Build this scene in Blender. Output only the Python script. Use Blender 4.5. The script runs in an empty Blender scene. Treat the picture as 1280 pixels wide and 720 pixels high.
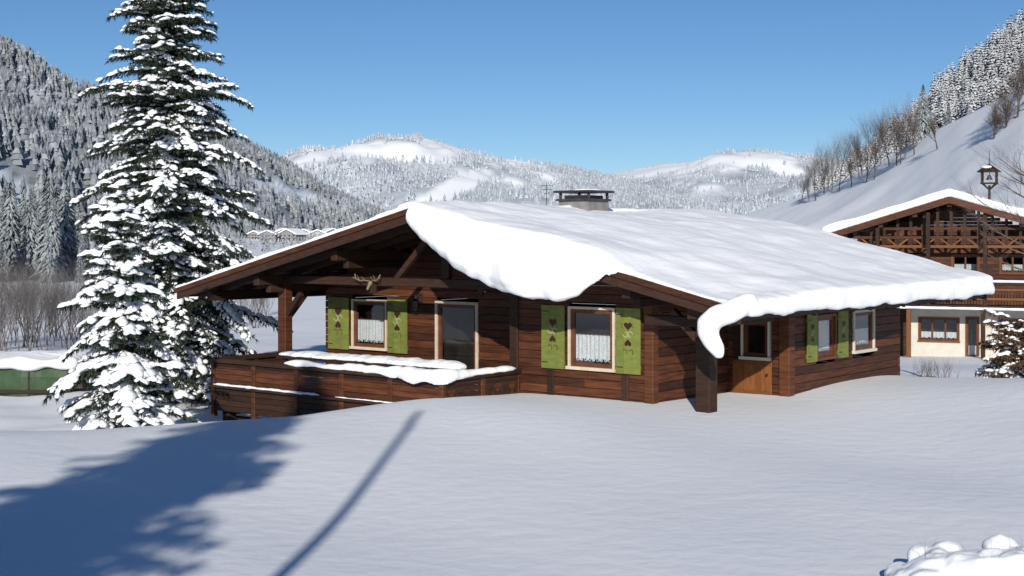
import bpy, math, random
import numpy as np
from mathutils import Vector, Matrix, noise, Euler
random.seed(7); np.random.seed(7)
scene=bpy.context.scene
F=1700.0
# ------------------------------------------------------------ materials
def newmat(name):
    m=bpy.data.materials.new(name); m.use_nodes=True
    nt=m.node_tree; b=nt.nodes['Principled BSDF']; return m,nt,b
def mat(name,c1,c2=None,rough=.7,scale=4,stretch=(1,1,1),bump=0.0,bscale=None,island=0.0,spec=.3,detail=4,metal=0):
    m,nt,b=newmat(name); N=nt.nodes; L=nt.links
    if c2 is None: c2=tuple(x*.8 for x in c1)
    tc=N.new('ShaderNodeTexCoord'); mp=N.new('ShaderNodeMapping'); mp.inputs['Scale'].default_value=stretch
    L.new(tc.outputs['Object'],mp.inputs[0])
    n=N.new('ShaderNodeTexNoise'); n.inputs['Scale'].default_value=scale; n.inputs['Detail'].default_value=detail
    L.new(mp.outputs[0],n.inputs['Vector'])
    r=N.new('ShaderNodeValToRGB'); r.color_ramp.elements[0].position=.3; r.color_ramp.elements[1].position=.7
    r.color_ramp.elements[0].color=(*c1,1); r.color_ramp.elements[1].color=(*c2,1)
    L.new(n.outputs['Fac'],r.inputs[0]); out=r.outputs[0]
    if island>0:
        g=N.new('ShaderNodeNewGeometry'); mr=N.new('ShaderNodeMapRange')
        mr.inputs['To Min'].default_value=1-island; mr.inputs['To Max'].default_value=1+island
        L.new(g.outputs['Random Per Island'],mr.inputs['Value'])
        vm=N.new('ShaderNodeVectorMath'); vm.operation='SCALE'
        L.new(out,vm.inputs[0]); L.new(mr.outputs[0],vm.inputs['Scale']); out=vm.outputs[0]
    L.new(out,b.inputs['Base Color'])
    b.inputs['Roughness'].default_value=rough; b.inputs['Specular IOR Level'].default_value=spec
    b.inputs['Metallic'].default_value=metal
    if bump>0:
        n2=N.new('ShaderNodeTexNoise'); n2.inputs['Scale'].default_value=bscale or scale*3; n2.inputs['Detail'].default_value=5
        L.new(mp.outputs[0],n2.inputs['Vector'])
        bp=N.new('ShaderNodeBump'); bp.inputs['Strength'].default_value=1; bp.inputs['Distance'].default_value=bump
        L.new(n2.outputs['Fac'],bp.inputs['Height']); L.new(bp.outputs[0],b.inputs['Normal'])
    return m
SNOW=mat('snow',(.83,.85,.88),(.90,.91,.93),rough=.65,scale=.8,bump=.010,bscale=8,spec=.2)
SNOWG=mat('ground_snow',(.79,.815,.855),(.87,.885,.91),rough=.7,scale=.22,bump=.016,bscale=3.5,spec=.2,detail=8)
SNOWT=mat('tree_snow',(.80,.83,.87),(.9,.91,.93),rough=.7,scale=5,bump=.01,bscale=30,spec=.2)
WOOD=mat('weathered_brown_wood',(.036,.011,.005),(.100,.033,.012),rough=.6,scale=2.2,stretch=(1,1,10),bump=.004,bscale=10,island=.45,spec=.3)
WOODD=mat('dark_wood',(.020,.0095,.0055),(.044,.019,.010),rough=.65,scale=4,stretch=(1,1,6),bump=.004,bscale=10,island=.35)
WOODO=mat('orange_wood',(.14,.050,.015),(.20,.074,.021),rough=.5,scale=3,stretch=(6,6,1),bump=.002,island=.2)
TRIM=mat('pale_trim',(.50,.40,.29),(.60,.52,.41),rough=.5,scale=8,island=.1)
SASH=mat('sash_wood',(.085,.03,.014),(.14,.05,.022),rough=.4,scale=8)
GREEN=mat('shutter_green',(.125,.148,.030),(.175,.198,.044),rough=.6,scale=5,stretch=(1,1,3),island=.14,bump=.002)
GREEND=mat('shutter_green_dark',(.09,.11,.02),(.12,.14,.026),rough=.6,scale=5)
HEART=mat('heart_cutout_dark',(.03,.008,.006),(.05,.014,.008),rough=.5)  # shade of the cut-out hearts put in as dark colour; scrolls share it
CREAM=mat('cream_paint',(.42,.40,.26),(.5,.48,.34),rough=.5)
CURT=mat('lace_curtain',(.42,.43,.44),(.66,.66,.67),rough=.9,scale=38,detail=2)
ROOM=mat('dark_interior',(.012,.010,.009),(.025,.02,.016),rough=.9)
IRON=mat('black_iron',(.015,.015,.016),(.03,.03,.03),rough=.45,spec=.5)
METAL=mat('chimney_metal',(.05,.05,.052),(.10,.10,.10),rough=.45,metal=.5)
PLAST=mat('white_plaster',(.50,.47,.40),(.60,.56,.49),rough=.85,scale=2,bump=.004,bscale=20)
CONC=mat('grey_render',(.15,.145,.135),(.24,.23,.22),rough=.85,scale=5,bump=.004)
BONE=mat('antler_bone',(.13,.09,.06),(.26,.20,.14),rough=.6,scale=20)
TARP=mat('green_tarp',(.022,.045,.022),(.05,.088,.04),rough=.55,scale=2,bump=.03,bscale=4)
BARK=mat('bark',(.045,.032,.024),(.10,.075,.058),rough=.9,scale=8,stretch=(1,1,.3),bump=.01)
NEED=mat('spruce_needles',(.010,.019,.011),(.028,.042,.022),rough=.7,scale=3,island=.4)
BRLEAF=mat('brown_shrub_leaves',(.06,.032,.016),(.15,.08,.035),rough=.8,scale=3,island=.4)
TWIG=mat('bare_twigs',(.055,.040,.032),(.13,.10,.085),rough=.9,scale=2,island=.3)
TWIGF=mat('frosted_twigs',(.13,.11,.10),(.30,.28,.27),rough=.9,scale=.6,island=.4)
def glass():
    m=bpy.data.materials.new('window_glass'); m.use_nodes=True; nt=m.node_tree; N=nt.nodes; N.clear()
    o=N.new('ShaderNodeOutputMaterial'); mx=N.new('ShaderNodeMixShader'); t=N.new('ShaderNodeBsdfTransparent'); g=N.new('ShaderNodeBsdfGlossy')
    t.inputs[0].default_value=(.90,.93,.93,1); g.inputs['Roughness'].default_value=.03
    f=N.new('ShaderNodeLayerWeight'); f.inputs['Blend'].default_value=.5
    p=N.new('ShaderNodeMath'); p.operation='POWER'; p.inputs[1].default_value=3; nt.links.new(f.outputs['Facing'],p.inputs[0])
    q=N.new('ShaderNodeMath'); q.operation='MULTIPLY_ADD'; q.inputs[1].default_value=.8; q.inputs[2].default_value=.10; nt.links.new(p.outputs[0],q.inputs[0])
    nt.links.new(q.outputs[0],mx.inputs[0]); nt.links.new(t.outputs[0],mx.inputs[1]); nt.links.new(g.outputs[0],mx.inputs[2]); nt.links.new(mx.outputs[0],o.inputs[0]); return m
GLASS=glass()
def frostmat(name,dark,frost,lo,hi,nscale):
    m,nt,b=newmat(name); N=nt.nodes; L=nt.links
    g=N.new('ShaderNodeNewGeometry'); sp=N.new('ShaderNodeSeparateXYZ'); L.new(g.outputs['Normal'],sp.inputs[0])
    n=N.new('ShaderNodeTexNoise'); n.inputs['Scale'].default_value=nscale; n.inputs['Detail'].default_value=3
    tc=N.new('ShaderNodeTexCoord'); L.new(tc.outputs['Object'],n.inputs['Vector'])
    a=N.new('ShaderNodeMath'); a.operation='ADD'; L.new(sp.outputs[2],a.inputs[0]); L.new(n.outputs['Fac'],a.inputs[1])
    a2=N.new('ShaderNodeMath'); a2.operation='MULTIPLY_ADD'; a2.inputs[1].default_value=.5
    L.new(g.outputs['Random Per Island'],a2.inputs[0]); L.new(a.outputs[0],a2.inputs[2])
    mr=N.new('ShaderNodeMapRange'); mr.inputs['From Min'].default_value=lo; mr.inputs['From Max'].default_value=hi
    L.new(a2.outputs[0],mr.inputs['Value'])
    mx=N.new('ShaderNodeMix'); mx.data_type='RGBA'; mx.inputs[6].default_value=(*dark,1); mx.inputs[7].default_value=(*frost,1)
    L.new(mr.outputs[0],mx.inputs[0]); L.new(mx.outputs[2],b.inputs['Base Color']); b.inputs['Roughness'].default_value=.9; b.inputs['Specular IOR Level'].default_value=.1
    return m
FR_L=frostmat('hazy_frosted_conifer_slope',(.085,.10,.11),(.44,.47,.51),.65,1.6,.01)  # tree tones include some distance haze besides the frost
FR_FAR=frostmat('hazy_frosted_conifer_far',(.24,.275,.31),(.56,.60,.65),.6,1.5,.003)  # aerial haze mixed into both forest colours, paler and bluer
FR_R=frostmat('frosted_conifer_right',(.04,.042,.04),(.62,.64,.67),.45,1.3,.05)
FR_D=frostmat('dark_conifer',(.022,.030,.028),(.40,.44,.47),.75,1.7,.3)
def hillmat(name,forest1,forest2,snow,scale):
    m,nt,b=newmat(name); N=nt.nodes; L=nt.links
    at=N.new('ShaderNodeAttribute'); at.attribute_name='clear'
    tc=N.new('ShaderNodeTexCoord'); n=N.new('ShaderNodeTexNoise'); n.inputs['Scale'].default_value=scale; n.inputs['Detail'].default_value=6; n.inputs['Roughness'].default_value=.7
    L.new(tc.outputs['Object'],n.inputs['Vector'])
    r=N.new('ShaderNodeValToRGB'); r.color_ramp.elements[0].position=.38; r.color_ramp.elements[1].position=.62
    r.color_ramp.elements[0].color=(*forest1,1); r.color_ramp.elements[1].color=(*forest2,1); L.new(n.outputs['Fac'],r.inputs[0])
    mx=N.new('ShaderNodeMix'); mx.data_type='RGBA'; L.new(at.outputs['Fac'],mx.inputs[0]); L.new(r.outputs[0],mx.inputs[6]); mx.inputs[7].default_value=(*snow,1)
    L.new(mx.outputs[2],b.inputs['Base Color']); b.inputs['Roughness'].default_value=.9; b.inputs['Specular IOR Level'].default_value=.1
    return m
# ------------------------------------------------------------ mesh helpers
class MB:
    def __init__(s): s.v=[]; s.f=[]; s.m=[]; s.mats=[]
    def mi(s,m):
        if m not in s.mats: s.mats.append(m)
        return s.mats.index(m)
    def add(s,vs,fs,m):
        o=len(s.v); s.v+= [tuple(p) for p in vs]; i=s.mi(m)
        for f in fs: s.f.append(tuple(o+k for k in f)); s.m.append(i)
    def box(s,x0,x1,y0,y1,z0,z1,m):
        x0,x1=min(x0,x1),max(x0,x1); y0,y1=min(y0,y1),max(y0,y1); z0,z1=min(z0,z1),max(z0,z1)
        vs=[(x0,y0,z0),(x1,y0,z0),(x1,y1,z0),(x0,y1,z0),(x0,y0,z1),(x1,y0,z1),(x1,y1,z1),(x0,y1,z1)]
        s.add(vs,[(0,3,2,1),(4,5,6,7),(0,1,5,4),(1,2,6,5),(2,3,7,6),(3,0,4,7)],m)
    def beam(s,p,q,w,h,m,up=(0,0,1)):
        p=Vector(p);q=Vector(q);d=(q-p).normalized();sd=d.cross(Vector(up)).normalized();u=sd.cross(d)
        vs=[]
        for c in (p,q):
            for a,b in((-1,-1),(1,-1),(1,1),(-1,1)): vs.append(c+sd*(a*w/2)+u*(b*h/2))
        s.add(vs,[(0,1,2,3),(7,6,5,4),(0,4,5,1),(1,5,6,2),(2,6,7,3),(3,7,4,0)],m)
    def tube(s,p,q,r0,r1,m,n=6):
        p=Vector(p);q=Vector(q);d=(q-p)
        if d.length<1e-6: return
        d.normalize(); a=d.orthogonal().normalized(); b=d.cross(a); vs=[]
        for c,r in((p,r0),(q,r1)):
            for i in range(n):
                t=2*math.pi*i/n; vs.append(c+a*(r*math.cos(t))+b*(r*math.sin(t)))
        fs=[(i,(i+1)%n,n+(i+1)%n,n+i) for i in range(n)]+[tuple(range(n-1,-1,-1)),tuple(range(n,2*n))]
        s.add(vs,fs,m)
    def prism(s,poly,axis,a0,a1,m):
        n=len(poly)
        if axis=='v': vs=[(p[0],a0,p[1]) for p in poly]+[(p[0],a1,p[1]) for p in poly]
        else: vs=[(a0,p[0],p[1]) for p in poly]+[(a1,p[0],p[1]) for p in poly]
        fs=[(i,(i+1)%n,n+(i+1)%n,n+i) for i in range(n)]+[tuple(range(n-1,-1,-1)),tuple(range(n,2*n))]
        s.add(vs,fs,m)
    def obj(s,name,parent=None,smooth=False,bevel=0):
        me=bpy.data.meshes.new(name); me.from_pydata(s.v,[],s.f)
        for m in s.mats: me.materials.append(m)
        me.polygons.foreach_set('material_index',s.m)
        if smooth: me.polygons.foreach_set('use_smooth',[True]*len(s.f))
        me.update(); o=bpy.data.objects.new(name,me); scene.collection.objects.link(o)
        if parent: o.parent=parent
        if bevel>0:
            bm=o.modifiers.new('bevel','BEVEL'); bm.width=bevel; bm.segments=1; bm.limit_method='ANGLE'
        return o
def fixn(o):
    import bmesh
    bm=bmesh.new(); bm.from_mesh(o.data); bmesh.ops.recalc_face_normals(bm,faces=bm.faces); bm.to_mesh(o.data); bm.free()
def npmesh(name,V,Fq,mats,mi=None,smooth=False,parent=None):
    me=bpy.data.meshes.new(name); V=np.asarray(V,dtype=np.float32); Fq=np.asarray(Fq,dtype=np.int32); k=Fq.shape[1]
    me.vertices.add(len(V)); me.vertices.foreach_set('co',V.ravel())
    me.loops.add(Fq.size); me.loops.foreach_set('vertex_index',Fq.ravel())
    me.polygons.add(len(Fq)); me.polygons.foreach_set('loop_start',np.arange(0,Fq.size,k,dtype=np.int32))
    try: me.polygons.foreach_set('loop_total',np.full(len(Fq),k,dtype=np.int32))
    except Exception: pass
    for m in mats: me.materials.append(m)
    if mi is not None: me.polygons.foreach_set('material_index',np.asarray(mi,dtype=np.int32))
    me.polygons.foreach_set('use_smooth',np.full(len(Fq),smooth,dtype=bool))
    me.update(calc_edges=True); me.validate()
    o=bpy.data.objects.new(name,me); scene.collection.objects.link(o)
    if parent: o.parent=parent
    return o
def empty(name,loc=(0,0,0),rz=0):
    e=bpy.data.objects.new(name,None); e.location=loc; e.rotation_euler=(0,0,rz); scene.collection.objects.link(e); return e
def remesh(o,vox,smooth=6,disp=0,dscale=.5):
    r=o.modifiers.new('remesh','REMESH'); r.mode='VOXEL'; r.voxel_size=vox; r.use_smooth_shade=True
    if disp:
        t=bpy.data.textures.new(o.name+'_t','CLOUDS'); t.noise_scale=dscale; t.noise_depth=2
        d=o.modifiers.new('disp','DISPLACE'); d.texture=t; d.strength=disp; d.mid_level=.5; d.texture_coords='LOCAL'
    s=o.modifiers.new('smooth','SMOOTH'); s.factor=.5; s.iterations=smooth
import bmesh
def ico(sub):
    bm=bmesh.new(); bmesh.ops.create_icosphere(bm,subdivisions=sub,radius=1); V=np.array([v.co[:] for v in bm.verts]); T=np.array([[v.index for v in f.verts] for f in bm.faces]); bm.free(); return V,T
ICO1=ico(1); ICO2=ico(2)
def ss(t): t=np.clip(t,0,1); return t*t*(3-2*t)
def N1(*a): return noise.noise(Vector(a))
# ------------------------------------------------------------ ground
def gz(X,Y):
    X=np.asarray(X,float);Y=np.asarray(Y,float)
    edge=np.interp(X,[-60,-20,-7.7,-3.85,-2.2,0,2,6,9,14,40],[15,18,20.2,21.8,23.2,25.5,30,31,27,25,24])
    wid=np.interp(X,[-4,0,6,9],[11,13,16,16])
    z=-3.02-1.25*ss((Y-edge)/wid)
    z=z+.08*np.exp(-((X+.6)/2.4)**2-((Y-23.4)/2.5)**2)
    z=z+.60*ss((X-5.4)/5)*np.exp(-(np.clip(Y-22.5,0,99)/4.2)**2)*ss((Y-8)/12)
    z=z-1.1*ss((Y-40)/40)-.6*ss((X-8)/6)*ss((Y-42)/14)
    z=z+6.5*ss((Y-150)/900)
    near=1/(1+((np.abs(X)+np.abs(Y))/60)**2)
    z=z+near*(.045*np.sin(X*.55+Y*.31+1)+.04*np.sin(X*.23-Y*.47)+.014*np.sin(X*1.3+.9*Y))
    lump=ss((-3.5-X)/2)*ss((Y-24)/4)*near
    z=z+lump*(.10*np.sin(X*1.1+.4*Y)*np.sin(Y*.9)+.07*np.sin(X*2.1-Y*.7+2)*np.sin(Y*1.7+X*.4))
    z=z+.4*(1-near)*np.sin(X*.02+1)*np.sin(Y*.017)
    return z
def gzf(x,y): return float(gz(x,y))
n=520; t=np.linspace(-7.4,7.4,n); gx=9*np.sinh(t); gx=np.clip(gx,-9000,9000)*1.0; gy=20+9*np.sinh(t)
GX,GY=np.meshgrid(gx,gy); GZ=gz(GX,GY)
V=np.stack([GX,GY,GZ],-1).reshape(-1,3); idx=np.arange(n*n).reshape(n,n)
Q=np.stack([idx[:-1,:-1],idx[:-1,1:],idx[1:,1:],idx[1:,:-1]],-1).reshape(-1,4)
npmesh('snow_ground',V,Q,[SNOWG],smooth=True)
# ------------------------------------------------------------ hills
def fnoise(p,o=5): return noise.fractal(Vector(p),1.0,2.0,o)
def ridge(name,px,py,Yc,Yf,zf,nk,nt,amp,nscale,mat_,power=1.0,clear=None,seed=0):
    px=np.array(px,float); kk=np.linspace(px[0],px[-1],nk)
    cy=np.interp(kk,px,py); yc=np.interp(kk,px,Yc); yf=np.interp(kk,px,Yf)
    V=[];C=[]
    tt=np.concatenate([np.linspace(0,1,nt),1+np.linspace(.04,.5,8)])
    for i in range(nk):
        k=(kk[i]-640)/F; zc=(300-cy[i])/F*yc[i]
        for t in tt:
            Y=yf[i]+(yc[i]-yf[i])*t; X=k*Y
            s=t**power if t<=1 else 1-(t-1)*1.2
            z=zf+(zc-zf)*s
            nz=fnoise((X*nscale+seed,Y*nscale,seed*.37))
            z+=amp*nz*(math.sin(min(t,1)*math.pi)*.95+.05)
            V.append((X,Y,z))
            C.append(clear(kk[i],300-z/Y*F,X,Y) if clear else 0.0)
    n2=len(tt); idx=np.arange(nk*n2).reshape(nk,n2)
    Q=np.stack([idx[:-1,:-1],idx[1:,:-1],idx[1:,1:],idx[:-1,1:]],-1).reshape(-1,4)
    o=npmesh(name,V,Q,[mat_],smooth=True)
    a=o.data.attributes.new('clear','FLOAT','POINT'); a.data.foreach_set('value',np.array(C,dtype=np.float32))
    V=np.array(V).reshape(nk,n2,3); C=np.array(C).reshape(nk,n2)
    return V,C,nt
def conetree(sides,layers,seed,rag=.25):
    r=np.random.RandomState(seed); V=[];T=[]
    for l in range(layers):
        z0=.08+.9*l/layers*.95; z1=min(1,z0+1.25*(1-z0)*(.55 if l<layers-1 else 1)); rad=.2*(1-z0)**.8*(1)
        b=len(V)
        for i in range(sides):
            a=2*math.pi*(i+.5*l)/sides; rr=rad*(1+rag*(r.rand()*2-1)); V.append((rr*math.cos(a),rr*math.sin(a),z0-.03*r.rand()))
        V.append((0,0,z1))
        for i in range(sides): T.append((b+i,b+(i+1)%sides,b+sides))
    return np.array(V),np.array(T)
def spiketree(levels,nb,seed,rad=.2,wid=.055):
    r=np.random.RandomState(seed); V=[];T=[]
    b=0; V+=[(.012,0,0),(-.006,.01,0),(-.006,-.01,0),(0,0,1.0)]; T+=[(0,1,3),(1,2,3),(2,0,3)]
    for l in range(levels):
        zc=.05+.93*l/levels; R=rad*(1-zc)**.75
        for i in range(nb if zc<.85 else max(3,nb//2)):
            a=2*math.pi*(i+r.rand())/nb; L=R*(.6+.6*r.rand())+.008; z=zc+.02*(r.rand()-.5); ca,sa=math.cos(a),math.sin(a)
            w=wid*(1-zc*.7)*(.7+.6*r.rand()); dr=.35+.4*r.rand()
            o=len(V)
            V+=[(0,0,z+.02),(ca*L*.6-sa*w*.5,sa*L*.6+ca*w*.5,z-L*dr*.35),(ca*L*.6+sa*w*.5,sa*L*.6-ca*w*.5,z-L*dr*.35),(ca*L,sa*L,z-L*dr),(ca*L*.55,sa*L*.55,z+.012-L*dr*.2)]
            T+=[(o,o+2,o+4),(o,o+4,o+1),(o+4,o+2,o+3),(o+4,o+3,o+1),(o+1,o+3,o+2)]
    return np.array(V),np.array(T)
def scatter(name,surf,count,hmin,hmax,m,tmpl,maxt=1.0,pw=.6,seed=1,thr=.5,parent=None,width=1.0,kr=None):
    S,C,nt=surf; r=np.random.RandomState(seed); nk=S.shape[0]; Vs=[];Ts=[];off=0
    cnt=0; tries=0
    while cnt<count and tries<count*6:
        tries+=1
        i=r.rand()*(nk-1.001); j=(r.rand()**pw)*(nt-1.001)*maxt; i0=int(i);j0=int(j);fi=i-i0;fj=j-j0
        p=(S[i0,j0]*(1-fi)*(1-fj)+S[i0+1,j0]*fi*(1-fj)+S[i0,j0+1]*(1-fi)*fj+S[i0+1,j0+1]*fi*fj)
        c=C[i0,j0]
        if c>thr+.35*(r.rand()-.5) and r.rand()>.035: continue
        if noise.noise(Vector((p[0]*.012,p[1]*.012,seed)))*.9+r.rand()<.22: continue
        h=(hmin+(hmax-hmin)*r.rand()); TV,TT=tmpl[r.randint(len(tmpl))]
        a=r.rand()*6.28; ca,sa=math.cos(a),math.sin(a); w=h*width*(.8+.5*r.rand())
        v=np.empty_like(TV); v[:,0]=(TV[:,0]*ca-TV[:,1]*sa)*w+p[0]; v[:,1]=(TV[:,0]*sa+TV[:,1]*ca)*w+p[1]; v[:,2]=TV[:,2]*h+p[2]-.08*h
        Vs.append(v);Ts.append(TT+off);off+=len(TV);cnt+=1
    return npmesh(name,np.concatenate(Vs),np.concatenate(Ts),[m],smooth=False,parent=parent)
def ell(px,py,cx,cy,rx,ry,ang=0):
    dx=px-cx;dy=py-cy;c,s=math.cos(ang),math.sin(ang);a=(dx*c+dy*s)/rx;b=(-dx*s+dy*c)/ry
    return a*a+b*b
def clr_left(px,py,X,Y):
    n_=.5*fnoise((X*.006,Y*.006,3))
    d=min(ell(px,py,5,232,34,16,.35),ell(px,py,365,245,66,11,.3),ell(px,py,300,262,40,7,.1),ell(px,py,-150,200,70,22,.2))
    return float(np.clip((1.1+n_-d)*3,0,1))
def clr_m1(px,py,X,Y):
    n_=1.3*fnoise((X*.0026,Y*.0026,5))
    d=min(ell(px,py,563,236,52,15,-.35),ell(px,py,455,192,100,14,-.08),ell(px,py,548,186,62,14,-.1),ell(px,py,640,230,20,7,0),ell(px,py,690,220,30,8,.2),ell(px,py,390,204,50,10,-.1),ell(px,py,650,206,50,7,.15))
    return float(np.clip((1.1+n_-d)*2.5,0,1))
def clr_m2(px,py,X,Y):
    n_=1.2*fnoise((X*.0018,Y*.0018,9))
    d=min(ell(px,py,830,208,70,14,-.1),ell(px,py,930,202,80,11,-.05),ell(px,py,880,236,36,6,0),ell(px,py,985,216,24,8,0))
    return float(np.clip((1.1+n_-d)*2.5,0,1))
H_L=hillmat('left_mountain_mat',(.13,.15,.165),(.42,.45,.49),(.72,.77,.84),.012)
H_F=hillmat('hazy_far_mountain_mat',(.34,.38,.43),(.58,.62,.68),(.86,.88,.91),.006)  # pale bluish base colours carry the distance haze
H_R=hillmat('right_mountain_mat',(.3,.3,.3),(.6,.62,.65),(.74,.78,.83),.05)
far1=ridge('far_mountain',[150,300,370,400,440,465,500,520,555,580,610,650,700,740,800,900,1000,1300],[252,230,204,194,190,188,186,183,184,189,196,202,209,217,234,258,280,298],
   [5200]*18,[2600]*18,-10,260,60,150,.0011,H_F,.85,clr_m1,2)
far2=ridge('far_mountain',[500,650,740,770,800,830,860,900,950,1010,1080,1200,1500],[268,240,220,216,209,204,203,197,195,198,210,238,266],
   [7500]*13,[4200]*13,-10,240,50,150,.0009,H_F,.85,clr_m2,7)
lm=ridge('forested_mountain',[-900,-400,-100,0,30,60,150,250,330,370,430,480,540,640],[-106,-26,34,62,78,94,124,156,191,214,247,275,300,306],
   [1500,1500,1600,1700,1750,1800,1950,2150,2400,2550,2800,3000,3200,3400],[500,520,600,650,670,680,760,900,1100,1250,1500,1700,2000,2400],-8,300,90,75,.0032,H_L,.9,clr_left,11)
T5=[conetree(5,2,i) for i in range(4)]; T7=[conetree(7,4,20+i,.35) for i in range(4)]
TS=[spiketree(11,6,80+i,.21,.10) for i in range(5)]; TS2=[spiketree(30,11,90+i,.19,.05) for i in range(6)]
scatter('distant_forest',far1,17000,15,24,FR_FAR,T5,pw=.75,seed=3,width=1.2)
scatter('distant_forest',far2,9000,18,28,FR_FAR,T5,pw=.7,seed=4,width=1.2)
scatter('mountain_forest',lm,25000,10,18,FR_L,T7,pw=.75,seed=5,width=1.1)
rm=ridge('forested_mountain',[1020,1060,1100,1150,1180,1230,1280,1400,1700],[240,214,180,134,108,70,36,-50,-220],
   [520,500,480,450,440,430,420,400,380],[300,290,270,240,230,220,210,190,170],0,90,50,8,.02,H_R,1.0,None,5)
scatter('mountain_forest',rm,2900,5,9,FR_R,TS,pw=.6,seed=6,width=1.25)
rh=ridge('snowy_hill',[840,900,940,1000,1040,1100,1160,1200,1280,1400,1800],[300,276,265,246,231,203,168,148,108,50,-80],
   [330,320,310,285,270,240,215,200,180,165,150],[150,140,125,110,100,92,85,82,80,76,70],-7,160,50,1.6,.03,SNOWG,1.15,None,8)
def single_forest(name,pts,tm,m,width=1):
    Vs=[];Ts=[];off=0
    for i,(x,y,h) in enumerate(pts):
        TV,TT=tm[i%len(tm)]; a=i*1.3; ca,sa=math.cos(a),math.sin(a); w=h*width
        v=np.empty_like(TV); v[:,0]=(TV[:,0]*ca-TV[:,1]*sa)*w+x; v[:,1]=(TV[:,0]*sa+TV[:,1]*ca)*w+y; v[:,2]=TV[:,2]*h+gzf(x,y)-.3
        Vs.append(v);Ts.append(TT+off);off+=len(TV)
    return npmesh(name,np.concatenate(Vs),np.concatenate(Ts),[m])
pts=[]
rr=random.Random(3)
for i in range(150):
    Y=rr.uniform(170,260); px=rr.uniform(-260,170); h=rr.uniform(6,15) if px<100 else rr.uniform(4,8)
    pts.append(((px-640)/F*Y,Y,h))
single_forest('conifer_grove',pts,TS2,FR_D,1.0)
pts=[]
for i in range(260):
    Y=rr.uniform(380,640); px=rr.uniform(40,520); pts.append(((px-640)/F*Y,Y,rr.uniform(3,8)))
single_forest('valley_trees',pts,TS,FR_L,1.1)
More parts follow.
